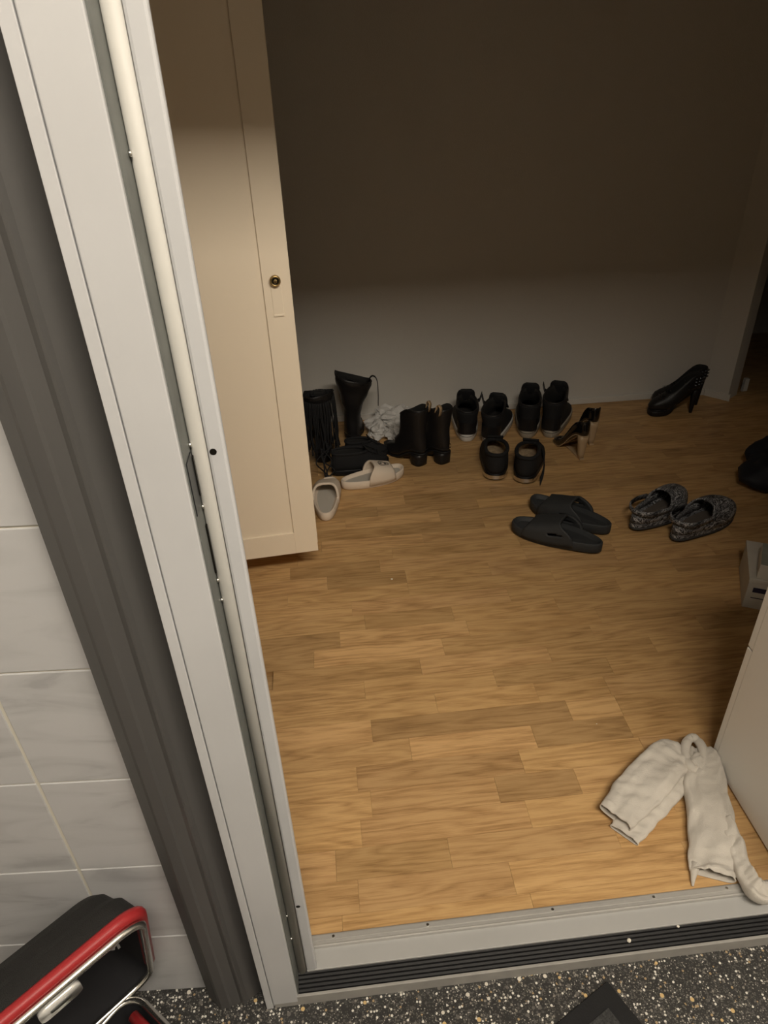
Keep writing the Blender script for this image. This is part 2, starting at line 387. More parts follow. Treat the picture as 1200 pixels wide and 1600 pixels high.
# remains of the lock strike in the left rebate
def strike(z0, z1, mt, x=-.1338, y0=.572, y1=.598, t=.0012):
    return box('strike_plate', x, x+t, y0, y1, z0, z1, mt, fr)
strike(.950, 1.006, 'dark_steel', y0=.5675, y1=.5935)
strike(.958, 1.000, 'black_metal', y0=.5925, y1=.6005, t=.0022)
strike(.862, .922, 'black_metal', y0=.5940, y1=.6010, t=.0020)
for z in (1.012, .944, .852, .825, 1.255, .18, .11):
    mesh_obj('screw', *tube_vf([(-.1338, .5955, z), (-.1312, .5955, z)], .0024, 8), 'silver', fr)
def disc(name, c, r, n, mt, parent, d=(0, -1, 0), th=.001):
    c = Vector(c); d = Vector(d)
    return mesh_obj(name, *tube_vf([c, c+d*th], r, n), mt, parent, smooth=False)
for z in (1.002, .199): disc('screw_hole', (-.1130, .5977, z), .0034, 12, 'black_metal', fr, th=.0006)

# threshold -------------------------------------------------------------------
th = bpy.data.objects.new('trim_3', None); C.objects.link(th); struct(th, 'door threshold with aluminium strip, white sill and black ribbed rubber')
ap = [(.6305, -.006), (.6305, .0012), (.6325, .0030), (.6345, .0012), (.6400, .0010), (.6405, .0024), (.6485, .0024), (.6510, .0010), (.6510, -.006)]
mesh_obj('aluminium_strip', *loft([[(x, y, z) for y, z in ap] for x in (-.119, .771)], True, True), 'alu', th, smooth=False)
for x in (-.07, .10, .33, .52, .66): mesh_obj('screw', *tube_vf([(x, .6443, .0015), (x, .6443, .0033)], .0026, 10), 'silver', th, smooth=False)
box('sill', -.1185, .7705, .597, .6315, -.05, -.006, 'sill', th, .001)
rp = [(.5985, -.05), (.5985, -.0085)]
y = .5985
for i in range(5):                                # ribs
    zt_ = -.0095-.0030*i
    rp += [(y-.0004, zt_), (y-.0040, zt_-.0012), (y-.0046, zt_-.0036)]; y -= .0056
rp += [(.5665, -.030), (.5665, -.05)]
mesh_obj('rubber_nosing', *loft([[(x, yy, z) for yy, z in rp] for x in (-.134, .786)], True, True), 'rubber', th, smooth=False)
box('grey_edge', -.176, .828, .5625, .5675, ZT, -.0165, 'trim', th, .0008)
for x, yy, z in ((.445, .583, -.0155), (.452, .581, -.016), (.545, .594, -.0095)):
    pass

# ------------------------------------------------------------------ tall cream cabinet on the left
CA = math.atan2(.017, .211)
cab = empty('wardrobe', (-.068, 1.700, 0), CA, label='tall cream wardrobe with a framed door and small brass lock at the left', cat='wardrobe')
def cb(name, x0, x1, y0, y1, z0, z1, mt='cabinet', bev=.001, par=None): return box(name, x0, x1, y0, y1, z0, z1, mt, par or cab, bev)
cb('body', -.86, .002, .022, .50, .113, 2.15)
for x in (-.80, -.24): 
    for yy in (.20, .40): cb('foot', x, x+.04, yy, yy+.04, 0, .113)
door = cb('door', -.42, 0, .004, .020, .100, 2.13)
cb('frame_stile', -.066, 0, -.002, .0045, .100, 2.13, par=door, bev=.0008); cb('frame_stile', -.42, -.354, -.002, .0045, .100, 2.13, par=door, bev=.0008)
cb('frame_rail', -.354, -.066, -.002, .0045, .100, .172, par=door, bev=.0008); cb('frame_rail', -.354, -.066, -.002, .0045, 2.06, 2.13, par=door, bev=.0008)
door2 = cb('door', -.86, -.424, .004, .020, .100, 2.13)
cb('frame_stile', -.49, -.424, -.002, .0045, .100, 2.13, par=door2); cb('frame_stile', -.86, -.794, -.002, .0045, .100, 2.13, par=door2)
cb('frame_rail', -.794, -.49, -.002, .0045, .100, .172, par=door2); cb('frame_rail', -.794, -.49, -.002, .0045, 2.06, 2.13, par=door2)
kx, kz = -.036, .893
n = 20
def turned(prof, n=20):
    return loft([[(kx+r*math.cos(2*math.pi*i/n), yy, kz+r*math.sin(2*math.pi*i/n)) for i in range(n)] for yy, r in prof], True, True)
kn = mesh_obj('lock', *turned([(-.002, .010), (-.004, .0128), (-.012, .0132), (-.0145, .0115), (-.0145, .009), (-.0125, .0085)]), 'brass', door)
mesh_obj('lock_ring', *turned([(-.012, .0078), (-.0148, .0072), (-.0152, .006), (-.0130, .0055)]), 'black_metal', kn)
mesh_obj('lock_core', *turned([(-.012, .0048), (-.0156, .0046), (-.0160, .0036)]), 'brass', kn)
mesh_obj('keyhole', *[box_vf(kx-.0008, kx+.0008, -.0163, -.0155, kz-.003, kz+.003)][0], 'black_metal', kn, smooth=False)
cb('escutcheon', kx-.012, kx+.013, -.0034, -.0015, kz-.083, kz-.012, par=door, bev=.0006)
cb('escutcheon_lip', kx-.012, kx+.013, -.0048, -.0015, kz-.086, kz-.081, par=door, bev=.0008)

# ------------------------------------------------------------------ white cabinet just inside on the right
rc = empty('shoe_cabinet', (.773, .70, 0), label='white low cabinet with its plain side towards the doorway at right', cat='cabinet')
box('side_panel', 0, .016, 0, .208, .006, .62, 'panel', rc, .0008)
box('side_panel', .61, .626, 0, .208, .006, .62, 'panel', rc, .0008)
box('back', .016, .61, 0, .006, .006, .62, 'panel', rc)
box('top', -.004, .63, 0, .232, .62, .638, 'panel', rc, .001)
box('bottom', .016, .61, 0, .206, .03, .046, 'panel', rc)
box('door', .001, .626, .2095, .2255, .030, .33, 'panel', rc, .001); box('door', .001, .626, .2095, .2255, .334, .615, 'panel', rc, .001)

# ------------------------------------------------------------------ footwear builders (heel at x=0, toe towards +x)
def sm(t): t = max(0, min(1, t)); return t*t*(3-2*t)
def halfw(u, wh, wf): return wh+(wf-wh)*sm(u/.72)
def ring(xb, xf, wh, wf, z, dz=0, n=32, p=2.5):
    out = []
    for i in range(n):
        a = 2*math.pi*i/n; c, s = math.cos(a), math.sin(a)
        x = (xb+xf)/2+(xf-xb)/2*math.copysign(abs(c)**(2/p), c); u = (x-xb)/(xf-xb)
        y = halfw(u, wh, wf)*math.copysign(abs(s)**(2/p), s)
        out.append((x, y, z+dz*u))
    return out
class Last:
    """shape of the foot: side bends the toes inward, lift raises the heel"""
    def __init__(s, L, side=1, bend=.03, heel=0, a=.10, b=.66, toe=.0, lean=0, tilt=0):
        s.tilt = tilt; s.lean = lean; s.L, s.side, s.bend, s.heel, s.a, s.b, s.toe = L, side, bend, heel, a, b, toe
    def z(s, x):
        u = x/s.L
        return s.heel*(1-sm((u-s.a)/(s.b-s.a)))+s.toe*sm((u-.8)/.2)
    def __call__(s, p):
        x, y, z = p; u = x/s.L
        if s.lean and z > .08:
            k = min(1, (z-.08)/.08)*.011; x += k*noise.noise(Vector((z*26, y*18, 1))); y += k*noise.noise(Vector((z*26, x*18, 7))); z += s.tilt*y*min(1, (z-.08)/.15)
        return (x, y+s.side*s.bend*(max(0, u-.25))**2*1.6+s.lean*max(0, z-.08), z+s.z(x))
def shell(name, T, rings, mt, parent, t=.003, inner=None, cap=True, lining='lining', p=2.5, insole='lining', iz=None):
    """rings: (z, xb, xf, wh, wf, dz). outside, rim, then the lining going down inside"""
    R_ = [ring(*((r+(0,))[1:5]), r[0], (r+(0,))[5], p=p) for r in rings]
    out = [[T(q) for q in r] for r in R_]
    z, xb, xf, wh, wf, dz = (rings[-1]+(0,))[:6]
    rim = [T(q) for q in ring(xb+t*.5, xf-t*.5, wh-t*.5, wf-t*.5, z+t*.5, dz, p=p)]
    o = mesh_obj(name, *loft(out+[rim], cap, False), mt, parent)
    ins = []
    iz = rings[0][0]+.004 if iz is None else iz
    for r in reversed(rings):
        z, xb, xf, wh, wf, dz = (r+(0,))[:6]
        if z < iz: continue
        ins.append([T(q) for q in ring(xb+t, xf-t, wh-t, wf-t, z+(t*.4 if r is rings[-1] else 0), dz, p=p)])
    z, xb, xf, wh, wf, dz = (rings[0]+(0,))[:6]
    fl = [T(q) for q in ring(xb+t*1.5, xf-t*1.5, wh-t*1.5, wf-t*1.5, iz, 0, p=p)]
    ln = mesh_obj('lining', *loft([rim]+ins+[fl], False, False), lining, parent)
    cen = [fl[i] for i in range(len(fl))]
    mesh_obj('insole', cen, [tuple(range(len(cen)))], insole, parent, smooth=False)
    return o
def sole(T, L, wh, wf, z0, z1, mt, parent, name='sole', flare=.0, p=2.5, toe_spring=0):
    rs = [(z0, .004), (z0+.003, 0), (z1-.003, -flare), (z1, .002-flare)]
    rr = [[T(q) for q in ring(i, L-i, wh-i, wf-i, z, 0, p=p)] for z, i in rs]
    return mesh_obj(name, *loft(rr, True, True), mt, parent)
def heel_block(T, x0, x1, w0, w1, taper, mt, parent, z0=0, name='heel', n=20):
    """block from the floor up to the raised sole; taper shrinks it at the floor"""
    rr = []
    for k in range(5):
        s = k/4; f = taper+(1-taper)*s
        xc = x0+(x1-x0)*.5; hw = (x1-x0)/2*f
        rg = []
        for i in range(n):
            a = 2*math.pi*i/n; c, q = math.cos(a), math.sin(a)
            x = xc-(x1-x0)*.0*(1-s)+hw*math.copysign(abs(c)**.7, c); y = (w0+(w1-w0)*s)*math.copysign(abs(q)**.7, q)
            zt = T.z(x)
            rg.append((x, y, z0+(zt-z0+.002)*s))
        rr.append(rg)
    return mesh_obj(name, *loft(rr, True, True), mt, parent)
def tub(name, T, pts, r, mt, par, n=6): return mesh_obj(name, *tube_vf([T(p) for p in pts], r, n), mt, par)
def rib(name, T, pts, w, th, wd, mt, par): return mesh_obj(name, *ribbon_vf([T(p) for p in pts], w, th, wd), mt, par)

G_SH = 'shoes along the back wall'
def high_top(pos, ang, side, label, solemat, group, tall=.128, L=.285, tab=True, toe_cap=False, lean=0):
    e = empty('high_top_sneaker', pos, R(ang), label=label, cat='shoe', group=group)
    T = Last(L, side, .03, 0)
    sole(T, L, .044, .054, 0, .034, solemat, e, flare=.001)
    mesh_obj('sole_stripe', *loft([[T(q) for q in ring(-.0016, L+.0016, .0456, .0556, z)] for z in (.0225, .0245)], False, False), 'shoe_fabric', e)
    mesh_obj('heel_tab', *loft([[T(q) for q in ring(-.0012, .06, .034, .040, z)] for z in (.034, .060, .085)], False, False), 'shoe_black', e)
    t = tall
    shell('upper', T, [(.032, .003, L-.004, .041, .051), (.046, .001, L-.010, .043, .051), (.060, .001, L-.03, .044, .049), (.074, .001, L-.06, .044, .046),
          (.088, .002, .200, .045, .045), (t-.022, .002, .175, .048, .045), (t-.008, -.001, .165, .052, .045, .012), (t, .000, .160, .052, .045, .018)],
          'shoe_fabric', e, t=.009, iz=.045)
    # tongue
    tp = spline([(.215, 0, .084), (.185, 0, .105), (.165, 0, t-.01), (.150, 0, t+.02), (.140, 0, t+.046)], 12)
    rib('tongue', T, tp, [.060, .062, .065, .068, .071, .074, .076, .077, .076, .072, .062, .040], .008, (0, 1, 0), 'shoe_fabric', e)
    for k in range(6):
        u = .12+k*.14; i = min(int(u*11), 10); a = tp[i]
        rib('lace', T, [(a[0]+.012, -.026, a[2]-.004), (a[0]+.014, 0, a[2]+.003), (a[0]+.012, .026, a[2]-.004)], .007, .002, (.6, 0, -.8), 'shoe_black', e)
    if tab:
        rib('pull_tab', T, [(.140, -side*.040, t-.01), (.140, -side*.056, t+.0), (.148, -side*.066, t+.026)], .016, .003, (.7, 0, .7), 'shoe_black', e)
    # counter seam piping
    tub('collar_piping', T, [q for q in ring(.004, .156, .048, .041, t+.003, .018)]+[ring(.004, .156, .048, .041, t+.003, .018)[0]], .0042, 'shoe_black', e)
    return e

def ankle_boot(pos, ang, side, label, group, shaft=.205, L=.262, name='ankle_boot', rx=0, ry=0, loops=True, heel=.045, slump=0, lace=False, flare=0, lean=0, tilt=0):
    e = empty(name, pos, R(ang), rx=rx, ry=ry, label=label, cat='boot', group=group)
    T = Last(L, side, .025, heel, .18, .60, .006, lean, tilt)
    # sole follows the raised heel
    mesh_obj('sole', *loft([[T(q) for q in ring(i, L-i, .032-i, .043-i, z)] for z, i in ((0, .003), (.002, 0), (.008, 0), (.010, .003))], True, True), 'rubber', e)
    heel_block(T, .004, .066, .029, .031, .92, 'shoe_black', e)
    s = shaft-heel
    sl = slump
    shell('upper', T, [(.008, .003, L-.004, .031, .041), (.022, .001, L-.010, .033, .041), (.040, .001, L-.032, .034, .038), (.055, .003, L-.07, .034, .036),
          (.075, .006, .160, .034, .035), (.10, .008, .135, .034, .034), (.13, .004+sl*.3, .126+sl*.3, .037, .036), *[(.13+(s-.15)*q, .004+sl*(.3+.7*q)-flare*.4*q, .126+sl*(.3+.7*q)+flare*.4*q, .037+(.004+flare)*q, .036+(.004+flare)*q) for q in (.2, .4, .6, .8) if s > .19], (s-.02, .0+sl-flare*.4, .122+sl+flare*.4, .041+flare, .040+flare), (s, -.001+sl-flare*.4, .121+sl+flare*.4, .042+flare, .040+flare)], 'shoe_black', e, t=.003, iz=.03)
    tub('topline', T, ring(-.001+sl-flare*.4, .121+sl+flare*.4, .0425+flare, .0405+flare, s-.004)+[ring(-.001+sl-flare*.4, .121+sl+flare*.4, .0425+flare, .0405+flare, s-.004)[0]], .0018, 'shoe_black', e)
    mesh_obj('heel_seam', *loft([[T(q) for q in ring(-.0005, .10, .0345, .036, z)] for z in (.022, .026)], False, False), 'shoe_fabric', e)
    if loops:
        rib('pull_loop', T, spline([(.012, -side*.030, s-.02), (.004, -side*.032, s+.012), (.018, -side*.034, s+.022), (.03, -side*.036, s-.01)], 12), .012, .0025, (0, 1, 0), 'beige', e)
    if lace:
        for k in range(7):
            z = .07+k*(s-.09)/6.5; xf = .165-.05*sm((z-.06)/.07)+sl*sm((z-.1)/.15)
            tub('lace', T, [(xf-.02, -.028, z), (xf+.004, -.008, z+.006), (xf+.003, .012, z+.010), (xf-.02, .03, z+.012)], .0026, 'shoe_fabric', e)
    return e

def low_sneaker(pos, ang, side, label, group, mt='shoe_fabric', solem='rubber', insole='insole_tan', L=.275, name='low_sneaker', rx=0, plate=True, flap=True, rzextra=0):
    e = empty(name, pos, R(ang), rx=rx, label=label, cat='shoe', group=group)
    T = Last(L, side, .03, .006, .2, .6, .004)
    sole(T, L, .044, .055, 0, .024, solem, e)
    shell('upper', T, [(.022, .003, L-.004, .041, .052), (.040, -.001, L-.010, .044, .053), (.056, -.001, L-.035, .045, .050), (.070, .001, L-.07, .045, .047), (.084, .004, .185, .044, .045), (.098, .006, .170, .043, .043, -.008)],
          mt, e, t=.008, insole=insole, iz=.034, lining='insole_tan' if insole == 'insole_tan' else 'lining')
    tub('collar', T, ring(.007, .168, .041, .041, .100, -.008)+[ring(.007, .168, .041, .041, .100, -.008)[0]], .0075, mt, e, n=8)
    rib('tongue', T, spline([(.21, 0, .070), (.185, 0, .084), (.165, 0, .098), (.155, 0, .112)], 8), .060, .005, (0, 1, 0), mt, e)
    for k in range(4):
        x = .222-k*.014; z = .070+k*.005
        rib('lace', T, [(x-.004, -.030, z-.006), (x, 0, z+.004), (x-.004, .030, z-.006)], .007, .002, (.9, 0, -.35), mt, e)
    if plate:
        mesh_obj('heel_plate', *loft([[T(q) for q in ring(-.0022, .12, .0445, .050, z)][8:25] for z in (.004, .019)], False, False, closed=False), 'silver', e)['label'] = 'shiny metallic strip round the heel'
    if flap:
        rib('strap_end', T, spline([(.13, -.048, .075), (.09, -.062, .060), (.05, -.064, .030), (.015, -.056, .004)], 9), .034, .004, (.8, .1, .5), mt, e)
    return e

def pump(pos, ang, side, label, group):
    L = .200
    e = empty('pump_shoe', pos, R(ang), label=label, cat='shoe', group=group)
    T = Last(L, side, .02, .100, .12, .72, 0)
    mesh_obj('sole', *loft([[T(q) for q in ring(i, L-i, .026-i, .037-i, z)] for z, i in ((0, .002), (.002, 0), (.005, 0))], True, True), 'beige', e)['label'] = 'tan edge of the sole'
    shell('upper', T, [(.004, .002, L-.002, .026, .037), (.016, -.002, L-.006, .029, .037), (.028, -.002, L-.022, .029, .035), (.038, .000, L-.048, .029, .033), (.052, .001, L-.070, .028, .031, -.010), (.062, .003, L-.082, .026, .030, -.022)], 'patent', e, t=.002, insole='lining', iz=.007)
    heel_block(T, .004, .038, .010, .021, .60, 'beige', e)
    box('heel_base', .006, .138, -.009, .009, 0, .007, 'beige', e, .001)
    return e

def spiked_heel(pos, ang, side, label, group, rx=0):
    L = .205
    e = empty('stiletto_shoe', pos, R(ang), rx=rx, label=label, cat='shoe', group=group)
    T = Last(L, side, .02, .086, .12, .66, 0)
    mesh_obj('platform', *loft([[T(q) for q in ring(.085+i, L-i, .032-i, .043-i, z)] for z, i in ((0, .003), (.003, 0), (.022, 0), (.024, .002))], True, True), 'shoe_black', e)
    Q = lambda q: (T(q)[0], T(q)[1], T(q)[2]+.022)
    Q2 = type('Q', (), {'__call__': lambda s, q: (T(q)[0], T(q)[1], T(q)[2]+.022), 'z': lambda s, x: T.z(x)+.022})()
    mesh_obj('sole', *loft([[Q2(q) for q in ring(i, L-i, .026-i, .038-i, z)] for z, i in ((0, .002), (.002, 0), (.005, 0))], True, True), 'shoe_black', e)
    shell('upper', Q2, [(.004, .002, L-.002, .027, .037), (.018, -.002, L+.002, .032, .043), (.032, -.003, L-.004, .032, .043), (.046, -.003, L-.022, .031, .040), (.058, -.001, L-.045, .030, .036), (.070, .000, L-.065, .029, .033, .004)], 'shoe_black', e, t=.002, iz=.007)
    heel_block(Q2, .002, .032, .006, .016, .42, 'shoe_black', e)
    for k in range(5):
        x = .165-k*.011
        tub('lace', Q2, [(x-.004, -.030, .054+k*.003), (x, 0, .066+k*.003), (x-.004, .030, .054+k*.003)], .0022, 'patent', e)
    k = 0
    for zz in (.030, .044, .058):
        rg = ring(-.003, .15, .030, .034, zz, n=40)
        for i in range(11, 30, 2):
            q = Vector(Q2(rg[i])); d = (Vector((rg[i][0]-.07, rg[i][1], 0))).normalized(); k += 1
            mesh_obj('spike', *tube_vf([q-d*.001, q+d*.003, q+d*.008], [.0028, .0024, .0003], 6), 'dark_steel', e, smooth=False)
    return e

def footbed(T, L, wh, wf, h, mt, parent, inner, rim=.006, dip=.010, name='footbed', hl=0):
    rr = [(0, .006), (.004, .001), (h*.5, 0), (h-.003, .0005), (h, .003), (h-.001, rim), (h-dip*.6, rim+.004), (h-dip, rim+.010)]
    o = mesh_obj(name, *loft([[T(q) for q in ring(i, L-i, wh-i, wf-i, z, p=2.3)] for z, i in rr], True, False), mt, parent)
    fl = [T(q) for q in ring(rim+.009, L-rim-.009, wh-rim-.009, wf-rim-.009, h-dip+.0005, p=2.3)]
    mesh_obj('insole', fl, [tuple(range(len(fl)))], inner, parent, smooth=False)
    return o
def arch(T, L, wh, wf, xb, xf, hb, hf, z0, n=22, m=12, out=.003, skip=None, e=.75, p=2.3):
    """open band over the foot; xb, xf: functions of phi for its back and front edge"""
    v = []; f = []
    for i in range(m+1):
        s = i/m
        for j in range(n+1):
            ph = math.pi*j/n; x = xb(ph)+(xf(ph)-xb(ph))*s; u = min(.999, max(.001, x/L))
            w = halfw(u, wh, wf)*(1-abs(2*u-1)**p)**(1/p)+out; h = hb+(hf-hb)*s
            c, q = math.cos(ph), math.sin(ph)
            v.append(T((x, w*math.copysign(abs(c)**e, c), z0+h*abs(q)**e)))
    for i in range(m):
        for j in range(n):
            if skip and skip((i+.5)/m, (j+.5)/n): continue
            a = i*(n+1)+j; f.append((a, a+1, a+n+2, a+n+1))
    return v, f

def cream_slide(pos, ang, side, label, group, emblem=False):
    L = .252
    e = empty('slide_sandal', pos, R(ang), label=label, cat='slipper', group=group)
    T = Last(L, side, .02, 0, toe=.004)
    footbed(T, L, .040, .050, .034, 'slide_cream', e, 'slide_inner', dip=.012)
    xb = lambda ph: .118-.022*math.cos(ph)**2+.010*math.sin(ph); xf = lambda ph: .205-.006*math.sin(ph)
    o = mesh_obj('strap', *arch(T, L, .040, .050, xb, xf, .070, .046, .012, e=.58), 'slide_cream', e); solid(o, .008, -1)
    if emblem:
        # small outlined cloud-like emblem with two dots on the strap
        em = []
        cz = lambda x, y: T((x, y, 0))
        v = []
        for k in range(40):
            a = 2*math.pi*k/40; r = 1+.18*math.cos(3*a)
            v.append((a, r))
        def on(x, y):
            u = x/L; w = halfw(u, .040, .050)*(1-abs(2*u-1)**2.3)**(1/2.3)+.003; s = (x-.128)/(.199-.128); h = .070+(.046-.070)*s
            c = min(1, abs(y)/w); ph = math.acos(c**(1/.58)); return T((x, y, .012+h*math.sin(ph)**.58+.0012))
        pts = [on(.165+.020*r*math.cos(a), -side*.004+.013*r*math.sin(a)) for a, r in v]
        mesh_obj('emblem', *tube_vf(pts+[pts[0]], .0011, 5), 'print_black', e)['label'] = 'small black outlined emblem on the strap'
        for dx in (-.009, .009):
            q = [on(.165+dx+.0035*math.cos(2*math.pi*k/10), -side*.004+.0035*math.sin(2*math.pi*k/10)) for k in range(11)]
            mesh_obj('emblem_dot', *tube_vf(q, .0010, 5), 'print_black', e)
    return e

def dark_slide(pos, ang, side, label, group):
    L = .297
    e = empty('slide_sandal', pos, R(ang), label=label, cat='slipper', group=group)
    T = Last(L, side, .022, .006, .2, .6, .006)
    footbed(T, L, .043, .056, .036, 'slide_dark', e, 'slide_dark', rim=.007, dip=.012)
    xb = lambda ph: .128+.006*math.sin(ph)-.050*math.cos(ph)**4; xf = lambda ph: .238-.008*math.sin(ph)+.010*math.cos(ph)**2
    def hole(s, t):
        t = min(t, 1-t); return .09 < t < .16 and .14 < s < .46 and (s-.14)/.32 > (t-.09)/.07*.8-.15
    o = mesh_obj('strap', *arch(T, L, .043, .056, xb, xf, .078, .048, .012, n=40, m=20, e=.60, skip=hole), 'slide_dark', e); solid(o, .008, -1)
    return e

def clog(pos, ang, side, label, group):
    L = .283
    e = empty('clog', pos, R(ang), label=label, cat='clog', group=group)
    T = Last(L, side, .026, .010, .2, .6, .006)
    footbed(T, L, .041, .053, .030, 'camo', e, 'clog_insole', rim=.005, dip=.006)
    mesh_obj('outsole', *loft([[T(q) for q in ring(i, L-i, .041-i, .053-i, z, p=2.3)] for z, i in ((-.000, .004), (.0015, -.0010), (.008, -.0012), (.0095, .001))], True, False), 'clog_sole', e)
    # low side and heel wall
    rg = [ring(i, L-i, .041-i, .053-i, z, p=2.3) for z, i in ((.024, -.001), (.040, .0005), (.056, .004))]
    rows = []
    for k, r_ in enumerate(rg):
        rows.append([T((x, y, z+(0 if k < 1 else (.004*k)*sm((x-.09)/.09)))) for x, y, z in r_ if True])
    n = len(rows[0]); v = [q for r_ in rows for q in r_]; f = []
    for i in range(2):
        for j in range(n):
            k = (j+1) % n
            if rg[0][j][0] > .20 and rg[0][k][0] > .20: continue
            f.append((i*n+j, i*n+k, (i+1)*n+k, (i+1)*n+j))
    solid(mesh_obj('heel_wall', v, f, 'camo', e), .006, -1)
    # bulbous toe box
    nn, mm = 26, 14; v = []; f = []
    for i in range(mm+1):
        s = i/mm
        for j in range(nn+1):
            ph = math.pi*j/nn; xo = .150-.035*math.cos(ph)**2
            xe = L-.002
            x = xo+(xe-xo)*(1-(1-s)**1.5); u = min(.9985, x/L)
            w = halfw(u, .041, .053)*(1-abs(2*u-1)**2.3)**(1/2.3)+.0025
            h = .076*(1-max(0, (u-.5)/.5)**2.6)**.5*(.93+.07*math.sin(ph))+.004
            c, q = math.cos(ph), math.sin(ph)
            v.append(T((x, w*math.copysign(abs(c)**.72, c), .022+h*abs(q)**.72)))
    for i in range(mm):
        for j in range(nn):
            a = i*(nn+1)+j; f.append((a, a+1, a+nn+2, a+nn+1))
    solid(mesh_obj('toe_box', v, f, 'camo', e), .005, -1)
    # heel strap
    pts = spline([(.125, -.050, .064), (.07, -.050, .066), (.022, -.038, .066), (.002, 0, .066), (.022, .038, .066), (.07, .050, .066), (.125, .050, .064)], 25)
    rib('heel_strap', T, pts, .017, .004, (0, 0, 1), 'camo', e)
    for sgn in (-1, 1):
        q = T((.125, sgn*.0505, .062)); d = Vector((0, sgn, 0))
        mesh_obj('rivet', *tube_vf([Vector(q)-d*.003, Vector(q)+d*.004], .008, 12), 'clog_sole', e)
    return e

# ------------------------------------------------------------------ footwear, placed
dark_slide((.812, 1.690, 0), 139.5, 1, 'charcoal foam slide nearer the camera, one of the dark pair', 'charcoal slides')
dark_slide((.876, 1.785, 0), 136.5, -1, 'charcoal foam slide farther back, partly behind its twin', 'charcoal slides')
clog((.952, 1.795, 0), 28, 1, 'grey camouflage clog on the left, beside the charcoal slides', 'camouflage clogs')
clog((1.055, 1.715, 0), 31, -1, 'grey camouflage clog on the right, nearest the camera', 'camouflage clogs')
cream_slide((.020, 2.225, 0), 13, 1, 'cream slide sandal with a small black emblem, lying sideways in front of black shoes', 'cream slides', True)
cream_slide((-.042, 2.005, 0), 89, -1, 'cream slide sandal half hidden behind the wardrobe corner', 'cream slides')
ankle_boot((.350, 2.345, 0), 122, 1, 'black block-heeled ankle boot beside the white paper, left of its pair', 'block-heeled ankle boots', shaft=.235, L=.228)
ankle_boot((.440, 2.345, 0), 118, -1, 'black block-heeled ankle boot on the right of its pair', 'block-heeled ankle boots', shaft=.230, L=.228)
high_top((.552, 2.520, 0), 80, 1, 'black high-top sneaker with bright white sole, left of its pair', 'rubber_white', 'high-tops with white soles')
high_top((.634, 2.470, 0), 67, -1, 'black high-top sneaker with bright white sole, right of its pair', 'rubber_white', 'high-tops with white soles')
high_top((.800, 2.510, 0), 71, 1, 'tall black high-top with greyish sole, left of its pair', 'rubber_grey', 'high-tops with greyish soles', tall=.142, tab=False)
high_top((.892, 2.500, 0), 64, -1, 'tall black high-top with greyish sole, right of its pair, next to the pumps', 'rubber_grey', 'high-tops with greyish soles', tall=.150)
low_sneaker((.590, 2.185, 0), 76, 1, 'black low shoe with tan insole, left of the pair in the middle', 'low black shoes', flap=False)
low_sneaker((.690, 2.145, 0), 70, -1, 'black low shoe with shiny heel strip, right of the pair in the middle', 'low black shoes')
pump((.962, 2.288, 0), 98, 1, 'black patent pump with tan heel, nearer one of two', 'black pumps')
pump((1.040, 2.402, 0), 88, -1, 'black patent pump with tan heel, farther one of two', 'black pumps')
spiked_heel((1.585, 2.640, 0), 170, 1, 'black studded stiletto by the wall corner, nearer one', 'studded stilettos')
spiked_heel((1.645, 2.715, 0), 174, -1, 'black studded stiletto by the wall corner, behind its twin', 'studded stilettos')

# tall boots beside the wardrobe
b1 = ankle_boot((-.045, 2.43, 0), 84, 1, 'tall black fringed boot right behind the wardrobe corner', 'tall black boots', shaft=.285, L=.25, name='tall_boot', heel=.03, loops=False, lace=True, flare=.016, lean=.02, tilt=-.05)
fv = []
for k in range(64):
    rr = random.Random(k+50); a = 2*math.pi*(k/64); w = .056+rr.uniform(-.004, .006)
    cxx, cyy = .055+.072*math.cos(a), w*math.sin(a)
    b = [(cxx, cyy, .262), (cxx*1.05-.004, cyy*1.12, .19), (cxx-.008+rr.uniform(-.006, .004), cyy*1.12+rr.uniform(-.006, .006), .11), (cxx-.010+rr.uniform(-.012, .006), cyy*1.1+rr.uniform(-.012, .012), rr.uniform(.035, .085))]
    fv.append(tube_vf(spline(b, 9), .0030, 5))
fo = mesh_obj('fringe', *merge(*fv), 'shoe_fabric', b1); fo['kind'] = 'stuff'
b2 = ankle_boot((.088, 2.548, 0), 88, -1, 'tall black boot with flopping flared shaft and hanging strap, beside the white paper', 'tall black boots', shaft=.295, L=.24, name='tall_boot', heel=.03, loops=False, lace=True, slump=-.012, flare=.032, lean=-.06, tilt=.30)
# flopping strap of the farther boot
mesh_obj('strap', *ribbon_vf(spline([(.06, -.070, .26), (.055, -.088, .285), (.05, -.106, .272), (.048, -.110, .22), (.048, -.108, .16)], 16), .012, .003, (1, 0, 0)), 'shoe_black', b2)
def drop(pts):
    return spline(pts, 24)
# loose laces hanging down the near side of the nearer boot
ib = (Matrix.Translation(b1.location) @ Matrix.Rotation(R(84), 4, 'Z')).inverted()
for k in range(5):
    rr = random.Random(k)
    pts = [(rr.uniform(-.03, .03), .06+rr.uniform(0, .02), .10), (rr.uniform(-.04, .04), .02, .07), (rr.uniform(-.02, .06), rr.uniform(-.01, .02), .03), (rr.uniform(-.03, .04), rr.uniform(-.03, -.01), .003), (rr.uniform(-.02, .03), rr.uniform(-.02, .01), .003)]
    mesh_obj('lace_strand', *tube_vf([ib @ Vector((-.03+a, 2.30+b, c)) for a, b, c in drop(pts)], .0026, 6), 'shoe_fabric', b1)

